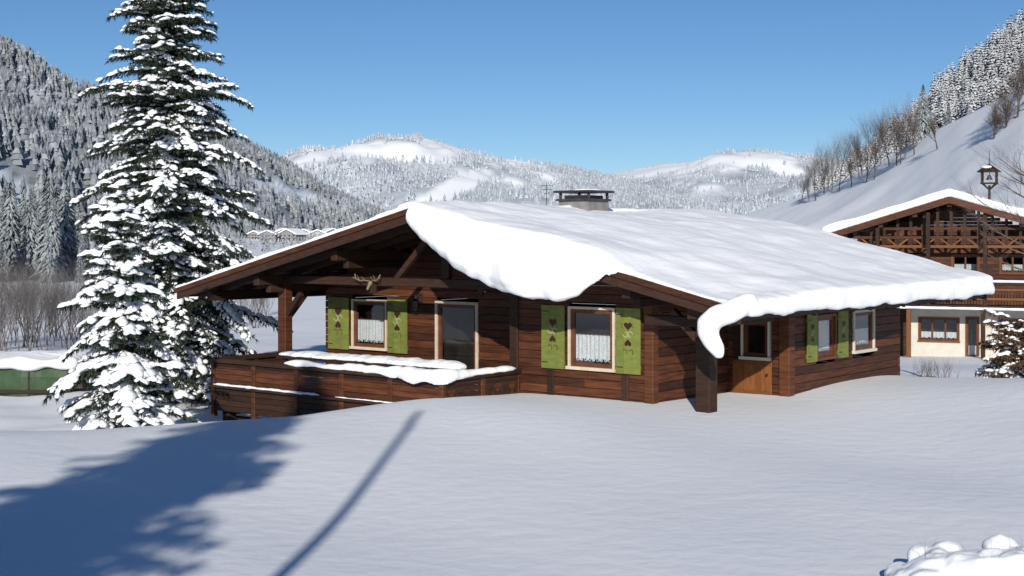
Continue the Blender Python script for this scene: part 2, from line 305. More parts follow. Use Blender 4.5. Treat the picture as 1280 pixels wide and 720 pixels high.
# ------------------------------------------------------------ spruce
def spruce(name,x,y,h,rmax,seed,snow=.7,prof=.8,lean=(0,0),dens=1.0,snowscale=1.0,icos=ICO1,droop=1.0,zs=.26,leaf=None):
    r=random.Random(seed); z0=gzf(x,y)-.15
    root=empty(name,(x,y,z0)); tv=[];green_v=[];green_t=[];snowc=[]
    mb=MB(); N=14
    for i in range(N):
        a=i/N;b=(i+1)/N
        mb.tube((lean[0]*a,lean[1]*a,h*a),(lean[0]*b,lean[1]*b,h*b),.022*h*(1-a)**.9+.012,.022*h*(1-b)**.9+.012,BARK,8)
    z=.045*h
    def blade(p,d,L,w):
        sd=Vector((r.uniform(-1,1),r.uniform(-1,1),r.uniform(-1,1))).cross(d)
        if sd.length<1e-3: return
        sd.normalize(); o=len(green_v)
        green_v.extend([(p-sd*w)[:],(p+sd*w)[:],(p+d*L)[:]]); green_t.append((o,o+1,o+2))
    while z<h*.985:
        tn=z/h; nb=int((6+3*r.random())*dens) if tn<.9 else 5
        R=rmax*(1-tn)**prof*(.55+.45*min(1,tn/.08))
        bulge=r.uniform(.78,1.15)
        for b in range(nb):
            az=2*math.pi*(b+r.random()*.9)/nb+z*7; L=R*bulge*r.uniform(.5,1.18)+.06
            bs=snow*r.uniform(.35,1.25)
            d=Vector((math.cos(az),math.sin(az),0)); sd=Vector((-d.y,d.x,0)); dr=droop*r.uniform(.2,.6)*(1.2-.8*tn); up=r.uniform(-.05,.22)+.35*tn
            base=Vector((lean[0]*tn,lean[1]*tn,z+r.uniform(-.16,.16)))
            def P(s): return base+d*(L*s)+Vector((0,0,L*(up*s-dr*s*s)))
            mb.tube(P(0),P(.5),.012+.012*L,.008+.006*L,BARK,4); mb.tube(P(.5),P(1),.008+.006*L,.004,BARK,4)
            ns=max(3,int(L/.115)); gap=r.random()<.12
            for i in range(ns):
                s=(i+.6)/ns; p=P(s); tan=(P(min(1,s+.05))-P(s-.05)).normalized()
                for k in range(6):
                    dd=(tan*r.uniform(.2,1)+sd*r.uniform(-1,1)+Vector((0,0,r.uniform(-1.2,.25)))).normalized(); blade(p,dd,r.uniform(.08,.19),.018)
                if r.random()<bs and not gap:
                    w=r.uniform(.04,.115)*(.6+.6*math.sin(s*2.6))*snowscale*(1.15-.5*tn)
                    snowc.append((p+Vector((0,0,.035)),tan,w*1.25,w,w*.6))
                for sg in (-1,1):
                    tl=(.34*(1-s*.75)*L**.7+.05)*r.uniform(.6,1.15); td=(sd*sg+tan*.75+Vector((0,0,-.22))).normalized()
                    nt_=max(2,int(tl/.085))
                    for q in range(nt_):
                        pp=p+td*(tl*(q+.7)/nt_)+Vector((0,0,-.25*(tl*(q+.7)/nt_)**2-.01))
                        for k in range(4):
                            dd=(td*r.uniform(.1,1)+tan*r.uniform(-.6,.6)+Vector((0,0,r.uniform(-1.2,.2)))).normalized(); blade(pp,dd,r.uniform(.07,.17),.017)
                        if r.random()<bs*.62 and not gap:
                            w=r.uniform(.03,.085)*snowscale
                            snowc.append((pp+Vector((0,0,.03)),td,w*1.35,w,w*.6))
        z+=max(.11,zs*(1-.5*tn))/ (1 if dens>=1 else dens)
    mb.obj('trunk_and_limbs',root)
    npmesh('foliage',green_v,green_t,[leaf or NEED],parent=root)
    if snowc:
        IV,IT=icos; nC=len(snowc); nv=len(IV); rs=np.random.RandomState(seed)
        VV=np.empty((nC,nv,3),np.float32)
        jit=1+.4*(rs.rand(nC,nv)-.5)
        for i,(p,t_,a,b,c) in enumerate(snowc):
            t_=Vector(t_); s_=Vector((-t_.y,t_.x,0)).normalized() if abs(t_.x)+abs(t_.y)>1e-4 else Vector((1,0,0)); u_=s_.cross(t_)
            if u_.z<0: u_=-u_
            J=IV*jit[i][:,None]
            zz=J[:,2].copy(); zz[zz<0]*=.45
            VV[i]=np.outer(J[:,0]*a,t_)+np.outer(J[:,1]*b,s_)+np.outer(zz*c,u_)+np.array(p)
        TT=(IT[None]+(np.arange(nC)*nv)[:,None,None]).reshape(-1,3)
        npmesh('snow_on_branches',VV.reshape(-1,3),TT,[SNOWT],smooth=True,parent=root)
    return root
spruce('spruce_tree',-8.55,34.3,12.8,2.75,11,snow=.50,prof=.58,lean=(-.2,0),dens=1.25,snowscale=1.25,zs=.27,droop=1.25)
spruce('spruce_tree',-7.2,25.4,4.75,1.45,23,snow=.85,prof=.70,lean=(-.2,0),dens=1.15,snowscale=1.4,droop=1.2)
spruce('spruce_tree',-5.7,-6,14.0,2.8,31,snow=.5,prof=.65,dens=1.0,snowscale=1.6)
spruce('snowy_shrub',12.95,35,1.85,1.15,41,snow=.42,prof=.22,snowscale=1.1,dens=1.3,droop=.6,leaf=BRLEAF)
# ------------------------------------------------------------ bare trees
def bare(mb,p,d,L,r0,depth,rnd,m,sides=4,spread=.55,up=.15,nb=(2,4)):
    segs=3; cur=Vector(p); dd=Vector(d).normalized(); rad=r0
    pts=[(cur.copy(),rad)]
    for i in range(segs):
        dd=(dd+Vector((rnd.uniform(-.16,.16),rnd.uniform(-.16,.16),rnd.uniform(-.05,.16)))).normalized()
        nx=cur+dd*(L/segs); r1=rad*.82; mb.tube(cur,nx,rad,r1,m,sides); cur=nx; rad=r1; pts.append((cur.copy(),rad))
    if depth<=0: return
    for i in range(rnd.randint(*nb)):
        j=rnd.randint(1,segs); q,rq=pts[j]
        nd=(dd+Vector((rnd.uniform(-1,1)*spread*1.6,rnd.uniform(-1,1)*spread*1.6,rnd.uniform(-.3,.6)*spread+up))).normalized()
        bare(mb,q,nd,L*rnd.uniform(.6,.82),rq*.65,depth-1,rnd,m,sides,spread,up,nb)
    bare(mb,cur,dd,L*.75,rad*.8,depth-1,rnd,m,sides,spread,up,nb)
rb=random.Random(5)
mb=MB()
for dx,zz,lf in((-1,2.3,.9),(-.9,2.9,.9),(-1,3.5,.85),(-.6,4.2,.7),(.7,2.6,.8),(.6,3.6,.8),(0,4.6,.6),(-1,3.9,.8),(-.8,3.2,.8),(-1,2.7,.95),(-.9,4.4,.7)):
    bare(mb,(0.02*zz,0,zz),(dx,rb.uniform(-.5,.5),.25),lf*.9,.024,5,rb,TWIG,4,.6,-.03,(1,3))
mb.tube((0,0,-.2),(.05,0,2.5),.11,.085,BARK,8); mb.tube((.05,0,2.5),(.09,0,4.6),.085,.04,BARK,8)
o=mb.obj('bare_tree'); o.location=(11.75,30.5,gzf(11.75,30.5)+.1)
def hillz(px,Yq):
    S=rh[0]; k=(px-640)/F; best=None
    i=int(np.argmin(np.abs(S[:,10,0]/S[:,10,1]-k))); col=S[i,:rh[2]]
    return float(np.interp(Yq,col[:,1],col[:,2]))
for i,(px,hh) in enumerate([(1012,11),(1020,12),(1030,15),(1040,16),(1049,15),(1064,12),(1074,15),(1083,17),(1093,17),(1101,16),(1112,13),(1121,13),(1131,15),(1143,11),(1172,7),(1003,7),(1078,12),(1126,12),(1036,12)]):
    mb=MB(); col=rh[0]; k=(px-640)/F
    ii=int(np.argmin(np.abs(col[:,10,0]/col[:,10,1]-k))); Yq=float(col[ii,rh[2]-3,1])*rb.uniform(.93,1)
    bare(mb,(0,0,0),(0,0,1),hh*.24,.15,5,rb,TWIG if i%3 else TWIGF,3,.5,.3,(3,4)); o=mb.obj('bare_tree'); o.location=(k*Yq,Yq,hillz(px,Yq)-.3)
for px,hh in ((1258,7.5),(1285,9),(1243,6),(1272,7)):
    mb=MB(); Yq=165; bare(mb,(0,0,0),(0,0,1),hh*.26,.18,5,rb,TWIG,3,.7,.2,(3,5)); o=mb.obj('bare_tree'); o.location=((px-640)/F*Yq,Yq,hillz(px,Yq)-.3)
def tm_obj(name,x,y,z,h,m,w,i=0):
    TV,TT=TS2[i]; v=TV.copy(); v[:,:2]*=h*w; v[:,2]*=h; v+=np.array([x,y,z]); return npmesh(name,v,TT,[m])
for px,hh,i in ((1154,9.5,0),(1147,6,1),(1186,5,2),(1163,5,3)):
    Yq=215; tm_obj('dark_spruce_tree',(px-640)/F*Yq,Yq,hillz(px,Yq)-.5,hh,FR_D,1.0,i)
for q in range(26):
    px=[-60,-45,-30,-20,-8,2,12,24,34,44,52,60,70,80,92,104,-12,18,40,66,300,312,322,330,285,118][q]; Y=52+(q*7)%17 if px<200 else 80+q%3*6; hh=rb.uniform(3.6,5.2) if px<200 else 3.6
    mb=MB()
    for s in range(4): bare(mb,(rb.uniform(-.5,.5),rb.uniform(-.5,.5),0),(rb.uniform(-.3,.3),rb.uniform(-.3,.3),1),hh*.3,.03,4,rb,TWIGF if q%3 else TWIG,3,.5,.3,(2,4))
    o=mb.obj('bare_shrub'); x=(px-640)/F*Y; o.location=(x,Y,gzf(x,Y)-.1)
for px,Y in ((1160,33),(1148,34),(1172,33.5),(1185,35)):
    mb=MB()
    for s in range(6): bare(mb,(rb.uniform(-.15,.15),rb.uniform(-.15,.15),0),(rb.uniform(-.6,.6),rb.uniform(-.6,.6),1),.28,.009,3,rb,TWIG,3,.6,.2,(1,3))
    o=mb.obj('twiggy_shrub'); x=(px-640)/F*Y; o.location=(x,Y,gzf(x,Y)-.05)
# ------------------------------------------------------------ wall/ window builders
class Frame:
    def __init__(s,axis,c): s.a=axis;s.c=c
    def box(s,mb,a0,a1,o0,o1,z0,z1,m):
        if s.a=='f': mb.box(a0,a1,s.c-o0,s.c-o1,z0,z1,m)
        elif s.a=='r': mb.box(s.c+o0,s.c+o1,a0,a1,z0,z1,m)
        elif s.a=='l': mb.box(s.c-o0,s.c-o1,a0,a1,z0,z1,m)
        else: mb.box(a0,a1,s.c+o0,s.c+o1,z0,z1,m)
    def P(s,a,o,z):
        return {'f':(a,s.c-o,z),'r':(s.c+o,a,z),'l':(s.c-o,a,z),'b':(a,s.c+o,z)}[s.a]
def boards(mb,fr,a0,a1,z0,z1,ops,m,bh=.16,clip=None,th=.1):
    z=z0
    while z<z1-.02:
        zt=min(z+bh,z1); A0,A1=a0,a1
        if clip: 
            lo,hi=clip(zt); A0=max(a0,lo);A1=min(a1,hi)
        if A1-A0>.05:
            cuts=[(o[0],o[1]) for o in ops if o[2]<zt-.01 and o[3]>z+.01]; cuts.sort()
            segs=[];c=A0
            for q in cuts:
                if q[0]>c: segs.append((c,min(q[0],A1)))
                c=max(c,q[1])
            if c<A1: segs.append((c,A1))
            s2=[]
            for q in segs:
                if q[1]-q[0]>2.5 and random.random()<.8:
                    w_=q[0]+(q[1]-q[0])*random.uniform(.25,.75); s2+=[(q[0],w_-.002),(w_+.002,q[1])]
                else: s2.append(q)
            for q in s2:
                j=random.uniform(-.006,.006)
                if q[1]-q[0]>.01: fr.box(mb,q[0],q[1],-th,j,z+.007,zt-.004,m)
        z+=bh
def window(mb,fr,a0,a1,z0,z1,mull=0,cross=False,curtain=.55,trim=TRIM,sash=SASH,tw=.045,door=False):
    fr.box(mb,a0-.002,a0+tw,-.1,.035,z0,z1,trim); fr.box(mb,a1-tw,a1+.002,-.1,.035,z0,z1,trim)
    fr.box(mb,a0+tw,a1-tw,-.1,.037,z1-tw,z1+.002,trim); fr.box(mb,a0-.03,a1+.03,-.098,.07,z0-.03,z0+.03,trim)
    b0,b1,c0,c1=a0+tw,a1-tw,z0+.03,z1-tw; sw=.075
    fr.box(mb,b0,b0+sw,-.08,-.005,c0,c1,sash); fr.box(mb,b1-sw,b1,-.08,-.005,c0,c1,sash)
    fr.box(mb,b0+sw,b1-sw,-.08,-.006,c1-sw,c1,sash); fr.box(mb,b0+sw,b1-sw,-.08,-.006,c0,c0+sw,sash)
    for i in range(mull):
        x=b0+(b1-b0)*(i+1)/(mull+1); fr.box(mb,x-.035,x+.035,-.075,-.012,c0+sw,c1-sw,sash)
    g=[fr.P(b0+sw,-.035,c0+sw),fr.P(b1-sw,-.035,c0+sw),fr.P(b1-sw,-.035,c1-sw),fr.P(b0+sw,-.035,c1-sw)]
    mb.add(g,[(0,1,2,3)],GLASS)
    R=[fr.P(a0,-.7,z0),fr.P(a1,-.7,z0),fr.P(a1,-.7,z1),fr.P(a0,-.7,z1),fr.P(a0,-.1,z0),fr.P(a1,-.1,z0),fr.P(a1,-.1,z1),fr.P(a0,-.1,z1)]
    mb.add(R,[(0,1,2,3),(0,1,5,4),(1,2,6,5),(2,3,7,6),(3,0,4,7)],ROOM)
    if curtain>0:
        nn=64; vs=[];fs=[]
        for i in range(nn+1):
            a=b0+.03+(b1-b0-.06)*i/nn; o=-.075+.009*math.sin(i*.95)+.004*math.sin(i*2.3)
            ztop=c0+(c1-c0)*curtain; zb=c0+sw+.03+.05*abs(math.sin(i*.3))
            vs+= [fr.P(a,o,zb),fr.P(a,o,ztop)]
        for i in range(nn): fs.append((2*i,2*i+2,2*i+3,2*i+1))
        mb.add(vs,fs,CURT)
        fr.box(mb,b0,b1,-.064,-.052,c0+(c1-c0)*curtain,c0+(c1-c0)*curtain+.012,SASH)
        for i in range(9):
            ring(fr,mb,b0+sw+(b1-b0-2*sw)*(i+.5)/9,c0+sw+.06,.018,.03,-.058,CURT)
def ring(fr,mb,a,z,r0,r1,o,m,t0=0,t1=6.283,n=18):
    vs=[];fs=[]
    for i in range(n+1):
        t=t0+(t1-t0)*i/n; vs+=[fr.P(a+r0*math.cos(t),o,z+r0*math.sin(t)),fr.P(a+r1*math.cos(t),o,z+r1*math.sin(t))]
    for i in range(n): fs.append((2*i,2*i+1,2*i+3,2*i+2))
    mb.add(vs,fs,m)
def heart(fr,mb,a,z,sz,o,m,flip=1):
    pts=[]
    for i in range(28):
        t=2*math.pi*i/28; x=16*math.sin(t)**3; y=13*math.cos(t)-5*math.cos(2*t)-2*math.cos(3*t)-math.cos(4*t)
        pts.append(fr.P(a+x/17*sz,o,z+flip*y/17*sz))
    mb.add(pts,[tuple(range(28))],m)
def shutter(mb,fr,a0,a1,z0,z1):
    nb=3; w=(a1-a0)/nb
    for i in range(nb): fr.box(mb,a0+i*w+.002,a0+(i+1)*w-.002,.03,.055,z0,z1,GREEN)
    fr.box(mb,a0,a1,.012,.03,z0+.08,z0+.16,GREEND); fr.box(mb,a0,a1,.012,.03,z1-.16,z1-.08,GREEND)
    for z in (z0+.12,z1-.12): fr.box(mb,a0+.02,a0+.16,.056,.061,z-.010,z+.010,IRON)
    cx=(a0+a1)/2; H=z1-z0; w=a1-a0; o=.0585
    zm=z0+H*.60
    heart(fr,mb,cx,zm+.13*H,.17*w,o,HEART,1); heart(fr,mb,cx,zm-.13*H,.15*w,o,HEART,-1)
    for sg in(-1,1):
        ring(fr,mb,cx+sg*.10*w,zm-.0*H,.085*w,.105*w,o+.001,CREAM,0 if sg>0 else 3.14,4.7 if sg>0 else 7.8)
        ring(fr,mb,cx+sg*.12*w,zm-.27*H,.08*w,.10*w,o+.001,HEART,-1,2.6)
        ring(fr,mb,cx+sg*.22*w,zm+.13*H,.05*w,.065*w,o+.001,HEART,1.5,5)
# ------------------------------------------------------------ CHALET
B=math.radians(39); OX,OY=-2.017,27.0
ch=empty('timber_chalet',(OX,OY,0),-B)
RZ=.57; SL=.236; VB=11.3
def rz(u): return RZ-SL*abs(u)
UL,UR=-4.92,6.3
def clipf(off=.2):
    return lambda zt: (-(RZ-off-zt)/SL,(RZ-off-zt)/SL)
mb=MB()
front=Frame('f',2.33); blk=Frame('f',1.07); side1=Frame('r',5.0); ent=Frame('f',3.8); side2=Frame('r',6.3); left=Frame('l',UL); blkl=Frame('l',1.75); back=Frame('b',9.06)
w1=(-4.03,-2.91,-2.47,-1.36); dr=(-1.43,-.21,-3.4,-1.33); w2=(3.12,4.19,-2.42,-1.26)
boards(mb,front,UL,1.75,-3.5,RZ,[w1,dr],WOOD,clip=clipf())
boards(mb,blk,1.75,5.0,-3.9,RZ,[w2],WOOD,clip=clipf())
boards(mb,side1,1.17,3.8,-3.9,rz(5)-.17,[],WOOD)
boards(mb,blkl,1.17,2.33,-3.5,rz(1.75)-.17,[],WOOD)
boards(mb,ent,5.0,6.2,-3.9,rz(6.2)-.17,[(5.1,5.96,-3.5,-1.53)],WOOD)
sw1=(4.98,5.83,-2.36,-1.49); sw2=(6.66,7.68,-2.33,-1.47)
boards(mb,side2,3.8,9.06,-3.9,rz(6.3)-.17,[sw1,sw2],WOOD)
boards(mb,left,2.43,9.06,-4.9,rz(4.9)-.17,[(4.5,5.6,-2.5,-1.4)],WOOD)
boards(mb,back,UL,6.3,-3.9,RZ,[],WOOD,clip=clipf())
mb.box(UL+.05,4.9,2.5,9.0,-5.6,-3.5,CONC); mb.box(4.85,6.2,3.95,9.0,-4.6,-3.88,CONC); mb.box(1.9,4.9,1.2,2.55,-4.6,-3.88,CONC)
mb.obj('walls',ch)
mb=MB()
window(mb,front,*w1[:2],w1[2],w1[3],curtain=.60); window(mb,blk,*w2[:2],w2[2],w2[3],curtain=.56); window(mb,side2,*sw1[:2],sw1[2],sw1[3],trim=SASH,curtain=.9); window(mb,side2,*sw2[:2],sw2[2],sw2[3],trim=PLAST)
window(mb,left,4.5,5.6,-2.5,-1.4)
window(mb,ent,5.30,5.92,-2.30,-1.55,mull=0,cross=False,curtain=0,trim=PLAST,tw=.035)
window(mb,front,dr[0],dr[1],dr[2],dr[3],curtain=0,trim=TRIM,tw=.06)
mb.obj('windows',ch)
mb=MB()
shutter(mb,front,-4.78,-4.10,-2.53,-1.33); shutter(mb,front,-2.85,-2.25,-2.53,-1.33)
shutter(mb,blk,2.50,3.05,-2.46,-1.25); shutter(mb,blk,4.24,4.78,-2.46,-1.25)
shutter(mb,side2,4.52,4.94,-2.4,-1.45); shutter(mb,side2,5.88,6.34,-2.4,-1.45)
mb.obj('shutters',ch)
mb=MB()
for i in range(7): ent.box(mb,5.10+i*.123,5.10+(i+1)*.123-.004,-.05,.0,-3.5,-2.33,WOODO)
ent.box(mb,5.10,5.30,-.06,.0,-2.325,-1.53,WOODD)
ent.box(mb,5.12,5.94,.002,.02,-2.42,-2.35,WOODO); ent.box(mb,5.12,5.94,.002,.02,-3.0,-2.93,WOODO); ent.box(mb,5.86,5.89,.022,.07,-2.62,-2.58,IRON)
mb.obj('entrance_door',ch)
mb=MB()
mb.box(4.86,5.06,1.01,1.2,-3.9,rz(5)-.2,WOOD); mb.box(4.35,4.50,1.03,1.07,-3.9,-2.5,WOODD)
mb.box(6.14,6.36,3.74,3.98,-3.9,rz(6.3)-.2,WOOD)
mb.box(1.70,1.9,1.02,1.2,-3.6,rz(1.8)-.2,WOODD)
mb.box(2.62,2.78,1.03,1.07,-3.9,-2.5,WOODD)
mb.box(6.16,6.44,.66,.94,-3.9,rz(6.4)-.36,WOODD); 
mb.box(6.0,6.6,.7,.9,rz(6.4)-.38,rz(6.4)-.20,WOODD)
mb.beam((6.3,.84,-1.75),(6.3,1.5,-1.25),.12,.14,WOODD); mb.beam((6.2,.8,-1.8),(5.6,.8,-1.25),.12,.14,WOODD)
mb.box(5.06,6.2,.72,.88,-1.52,-1.34,WOODD)
mb.box(-5.06,-4.8,.98,1.2,-4.6,rz(4.9)-.36,WOOD)
mb.beam((-4.9,1.1,-1.75),(-4.4,1.1,-1.2),.12,.12,WOODD); mb.beam((-4.93,1.2,-1.75),(-4.93,1.75,-1.2),.12,.12,WOODD)
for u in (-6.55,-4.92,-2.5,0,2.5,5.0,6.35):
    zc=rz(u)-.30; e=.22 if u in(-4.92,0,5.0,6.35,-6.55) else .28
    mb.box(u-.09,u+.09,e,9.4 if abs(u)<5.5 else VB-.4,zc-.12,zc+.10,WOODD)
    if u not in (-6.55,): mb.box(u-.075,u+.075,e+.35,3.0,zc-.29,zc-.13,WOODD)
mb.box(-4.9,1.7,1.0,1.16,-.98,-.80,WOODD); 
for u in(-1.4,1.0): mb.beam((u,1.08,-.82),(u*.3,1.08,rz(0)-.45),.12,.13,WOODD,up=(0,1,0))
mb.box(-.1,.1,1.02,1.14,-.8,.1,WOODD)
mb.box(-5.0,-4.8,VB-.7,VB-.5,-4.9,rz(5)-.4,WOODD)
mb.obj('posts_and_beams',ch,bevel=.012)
mb=MB()
for sg in(-1,1):
    nb=24
    for i in range(nb):
        a=7.33*i/nb; b=7.33*(i+1)/nb-.006
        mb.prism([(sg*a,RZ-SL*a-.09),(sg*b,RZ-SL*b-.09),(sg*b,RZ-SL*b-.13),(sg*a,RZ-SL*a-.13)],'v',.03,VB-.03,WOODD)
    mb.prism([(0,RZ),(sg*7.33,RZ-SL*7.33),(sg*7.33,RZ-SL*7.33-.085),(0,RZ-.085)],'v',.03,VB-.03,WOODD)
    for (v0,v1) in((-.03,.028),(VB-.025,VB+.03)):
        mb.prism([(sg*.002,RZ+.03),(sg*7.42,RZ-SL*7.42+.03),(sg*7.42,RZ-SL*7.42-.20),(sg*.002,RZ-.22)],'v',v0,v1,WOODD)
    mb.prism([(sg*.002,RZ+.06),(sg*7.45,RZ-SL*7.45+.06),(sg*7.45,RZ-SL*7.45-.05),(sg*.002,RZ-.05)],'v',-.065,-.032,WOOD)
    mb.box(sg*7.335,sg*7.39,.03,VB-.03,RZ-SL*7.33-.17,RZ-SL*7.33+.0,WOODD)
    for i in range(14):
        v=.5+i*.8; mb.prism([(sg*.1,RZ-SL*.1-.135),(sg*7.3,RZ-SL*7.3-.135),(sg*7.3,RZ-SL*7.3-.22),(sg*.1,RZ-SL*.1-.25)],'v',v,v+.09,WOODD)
o=mb.obj('roof',ch); fixn(o)
zb_u=[0.05,.28,.854,1.47,2.265,3.03,3.76,4.20,4.6,4.9,5.15]
zb_z=[.34,.125,-.185,-.56,-.85,-1.04,-1.14,-1.03,-.78,-.62,-.60]
def th_r(u,v):
    t=.20+.13*math.exp(-((u-3.5)/2.5)**2)+.12*ss((v-1)/4)*ss(u/3)
    if u>4.6: t*= 1-(.55*(1-float(ss((v-.1)/2.4))))*float(ss((u-4.6)/.9))
    t+=.09*N1(v*.35,u*.35,1.7)+.045*N1(v*1.1,u*1.1,4)
    t-=.06*math.exp(-((v-8.)/1.8)**2)*math.exp(-(u/1.6)**2)
    t+=.05*ss((u-6.4)/1)
    return max(.07,float(t))
def slab(mb,u0,u1,v0,v1,nu,nv,tf,bot=.02):
    vs=[];fs=[]
    for k in(0,1):
        for i in range(nu+1):
            u=u0+(u1-u0)*i/nu
            for j in range(nv+1):
                v=v0+(v1-v0)*j/nv; vs.append((u,v,rz(u)+(tf(u,v) if k else bot)))
    W=nv+1;T=(nu+1)*W
    for i in range(nu):
        for j in range(nv):
            a=i*W+j; fs.append((a,a+1,a+W+1,a+W)); fs.append((T+a,T+a+W,T+a+W+1,T+a+1))
    for i in range(nu):
        a=i*W; fs.append((a,a+W,T+a+W,T+a)); a=i*W+nv; fs.append((a,T+a,T+a+W,a+W))
    for j in range(nv):
        a=j; fs.append((a,T+a,T+a+1,a+1)); a=nu*W+j; fs.append((a,a+1,T+a+1,T+a))
    mb.add(vs,fs,SNOW)
mb=MB()
slab(mb,-.35,7.56,.0,VB+.12,60,80,lambda u,v: th_r(abs(u),v))
def th_l(u,v): return max(.08,.15+.06*N1(u*.8,v*.8,9)+.10*float(ss((v-.3)/3)))
slab(mb,-7.55,-.1,-.02,VB+.1,50,60,th_l)
vs=[];fs=[];n=90
for i in range(n+1):
    v=.15+(VB-.05)*i/n; zz=rz(7.45); dpt=.09+.11*N1(v*.6,3,1)+.07*N1(v*1.9,7,2); ou=.05*N1(v*.9,1,5)
    ring_=[(7.2,zz+.3),(7.52+ou,zz+.22),(7.60+ou,zz+.10),(7.58+ou,zz-.02-dpt*.5),(7.50+ou,zz-dpt),(7.42,zz-.02)]
    vs+=[(a,v,b) for a,b in ring_]
k=6
for i in range(n):
    for j in range(k): fs.append((i*k+j,i*k+(j+1)%k,(i+1)*k+(j+1)%k,(i+1)*k+j))
fs.append(tuple(range(k-1,-1,-1))); fs.append(tuple(range(n*k,n*k+k)))
mb.add(vs,fs,SNOW)
vs=[];fs=[];n=72
for i in range(n+1):
    u=.05+5.1*i/n; zb=float(np.interp(u,zb_u,zb_z)); r0=rz(u); t=th_r(u,.3); top=r0+t
    amt0=min(1,max(0,(r0-zb)/.9))
    zb=min(zb,r0+.01)+(.10*N1(u*1.8,2,3)+.07*N1(u*5,1,1))*amt0
    amt=min(1,max(0,(r0-zb)/.9)); w=(.05+.50*amt**.8)*(1+.3*N1(u*1.5,8,8)*amt)
    if zb>top-.05: zb=top-.05
    sec=[(1.4,r0+.03),(1.4,r0+th_r(u,1.4)+.01),(.5,top+.04*amt+.005),(.05,top+.02*amt-.01),(-w*.6,top+(zb-top)*.18),(-w,top+(zb-top)*.48),(-w*1.04,top+(zb-top)*.78),(-w*.8,zb+.04*amt),(-w*.45-.02,zb),(-.11,zb+.10*amt+.005),(-.075,min(r0,zb+.3)+.0),(-.03,r0+.035)]
    vs+=[(u,a,b) for a,b in sec]
k=12
for i in range(n):
    for j in range(k): fs.append((i*k+j,i*k+(j+1)%k,(i+1)*k+(j+1)%k,(i+1)*k+j))
fs.append(tuple(range(k-1,-1,-1))); fs.append(tuple(range(n*k,n*k+k)))
mb.add(vs,fs,SNOW)
def blob(mb,c,rx,ry,rz_,m=SNOW):
    V_,T_=ICO2; mb.add([(c[0]+v[0]*rx,c[1]+v[1]*ry,c[2]+v[2]*rz_) for v in V_],[tuple(t) for t in T_],m)
path=[(7.42,.25,-1.02,.17),(7.4,.0,-1.10,.2),(7.3,-.18,-1.20,.2),(7.1,-.22,-1.26,.2),(6.95,-.22,-1.38,.2),(6.93,-.22,-1.52,.19),(7.0,-.2,-1.66,.17),(7.1,-.2,-1.78,.15),(7.16,-.2,-1.90,.10)]
for a,b in zip(path[:-1],path[1:]):
    for q in range(4):
        f=q/4; p=[a[i]*(1-f)+b[i]*f for i in range(4)]; blob(mb,p[:3],p[3]*(1+.25*N1(p[2]*4,1,1)),p[3],p[3]*.95)
o=mb.obj('roof_snow',ch); fixn(o); remesh(o,.045,6,.05,.5)
mb=MB()
mb.box(-.42,.42,5.45,6.25,.2,.90,CONC); mb.box(-.47,.47,5.40,6.30,.90,.95,METAL)
mb.box(-.30,.30,5.5,6.2,.95,1.03,IRON)
for sx in(-.4,.4):
    for v in(5.47,6.2): mb.box(sx-.03,sx+.03,v,v+.04,.95,1.09,METAL)
mb.box(-.52,.52,5.36,6.34,1.09,1.14,IRON)
mb.tube((-.9,5.6,.6),(-.9,5.6,1.35),.010,.010,METAL); mb.tube((-1.1,5.6,1.28),(-.7,5.6,1.28),.007,.007,METAL); mb.tube((-1.05,5.6,1.18),(-.75,5.6,1.18),.007,.007,METAL)
mb.obj('chimney',ch,bevel=.01)
mb=MB(); blob(mb,(0.1,5.85,1.14),.36,.4,.045); mb.obj('chimney_snow',ch,smooth=True)
# balcony
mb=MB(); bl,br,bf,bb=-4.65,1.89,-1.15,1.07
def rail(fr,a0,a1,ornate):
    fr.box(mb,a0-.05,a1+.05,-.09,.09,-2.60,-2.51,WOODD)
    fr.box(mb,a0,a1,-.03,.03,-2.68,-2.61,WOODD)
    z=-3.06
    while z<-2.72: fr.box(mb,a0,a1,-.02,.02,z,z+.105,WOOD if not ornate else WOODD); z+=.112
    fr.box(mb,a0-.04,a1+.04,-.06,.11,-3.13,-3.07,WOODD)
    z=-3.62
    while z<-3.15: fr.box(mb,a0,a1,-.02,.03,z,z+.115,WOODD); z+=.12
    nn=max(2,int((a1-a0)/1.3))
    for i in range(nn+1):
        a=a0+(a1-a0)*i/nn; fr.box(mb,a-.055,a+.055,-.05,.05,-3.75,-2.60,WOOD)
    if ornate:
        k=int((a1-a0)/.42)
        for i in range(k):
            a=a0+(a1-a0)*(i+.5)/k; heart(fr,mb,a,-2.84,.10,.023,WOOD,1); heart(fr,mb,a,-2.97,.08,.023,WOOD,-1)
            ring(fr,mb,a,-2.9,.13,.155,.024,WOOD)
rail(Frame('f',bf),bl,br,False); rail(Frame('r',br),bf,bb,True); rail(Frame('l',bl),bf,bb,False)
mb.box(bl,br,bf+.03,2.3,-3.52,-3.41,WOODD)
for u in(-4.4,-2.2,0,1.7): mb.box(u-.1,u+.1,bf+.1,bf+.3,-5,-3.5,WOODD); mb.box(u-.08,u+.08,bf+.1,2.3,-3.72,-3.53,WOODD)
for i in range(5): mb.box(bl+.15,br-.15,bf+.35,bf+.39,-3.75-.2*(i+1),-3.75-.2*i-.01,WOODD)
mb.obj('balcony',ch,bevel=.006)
mb=MB()
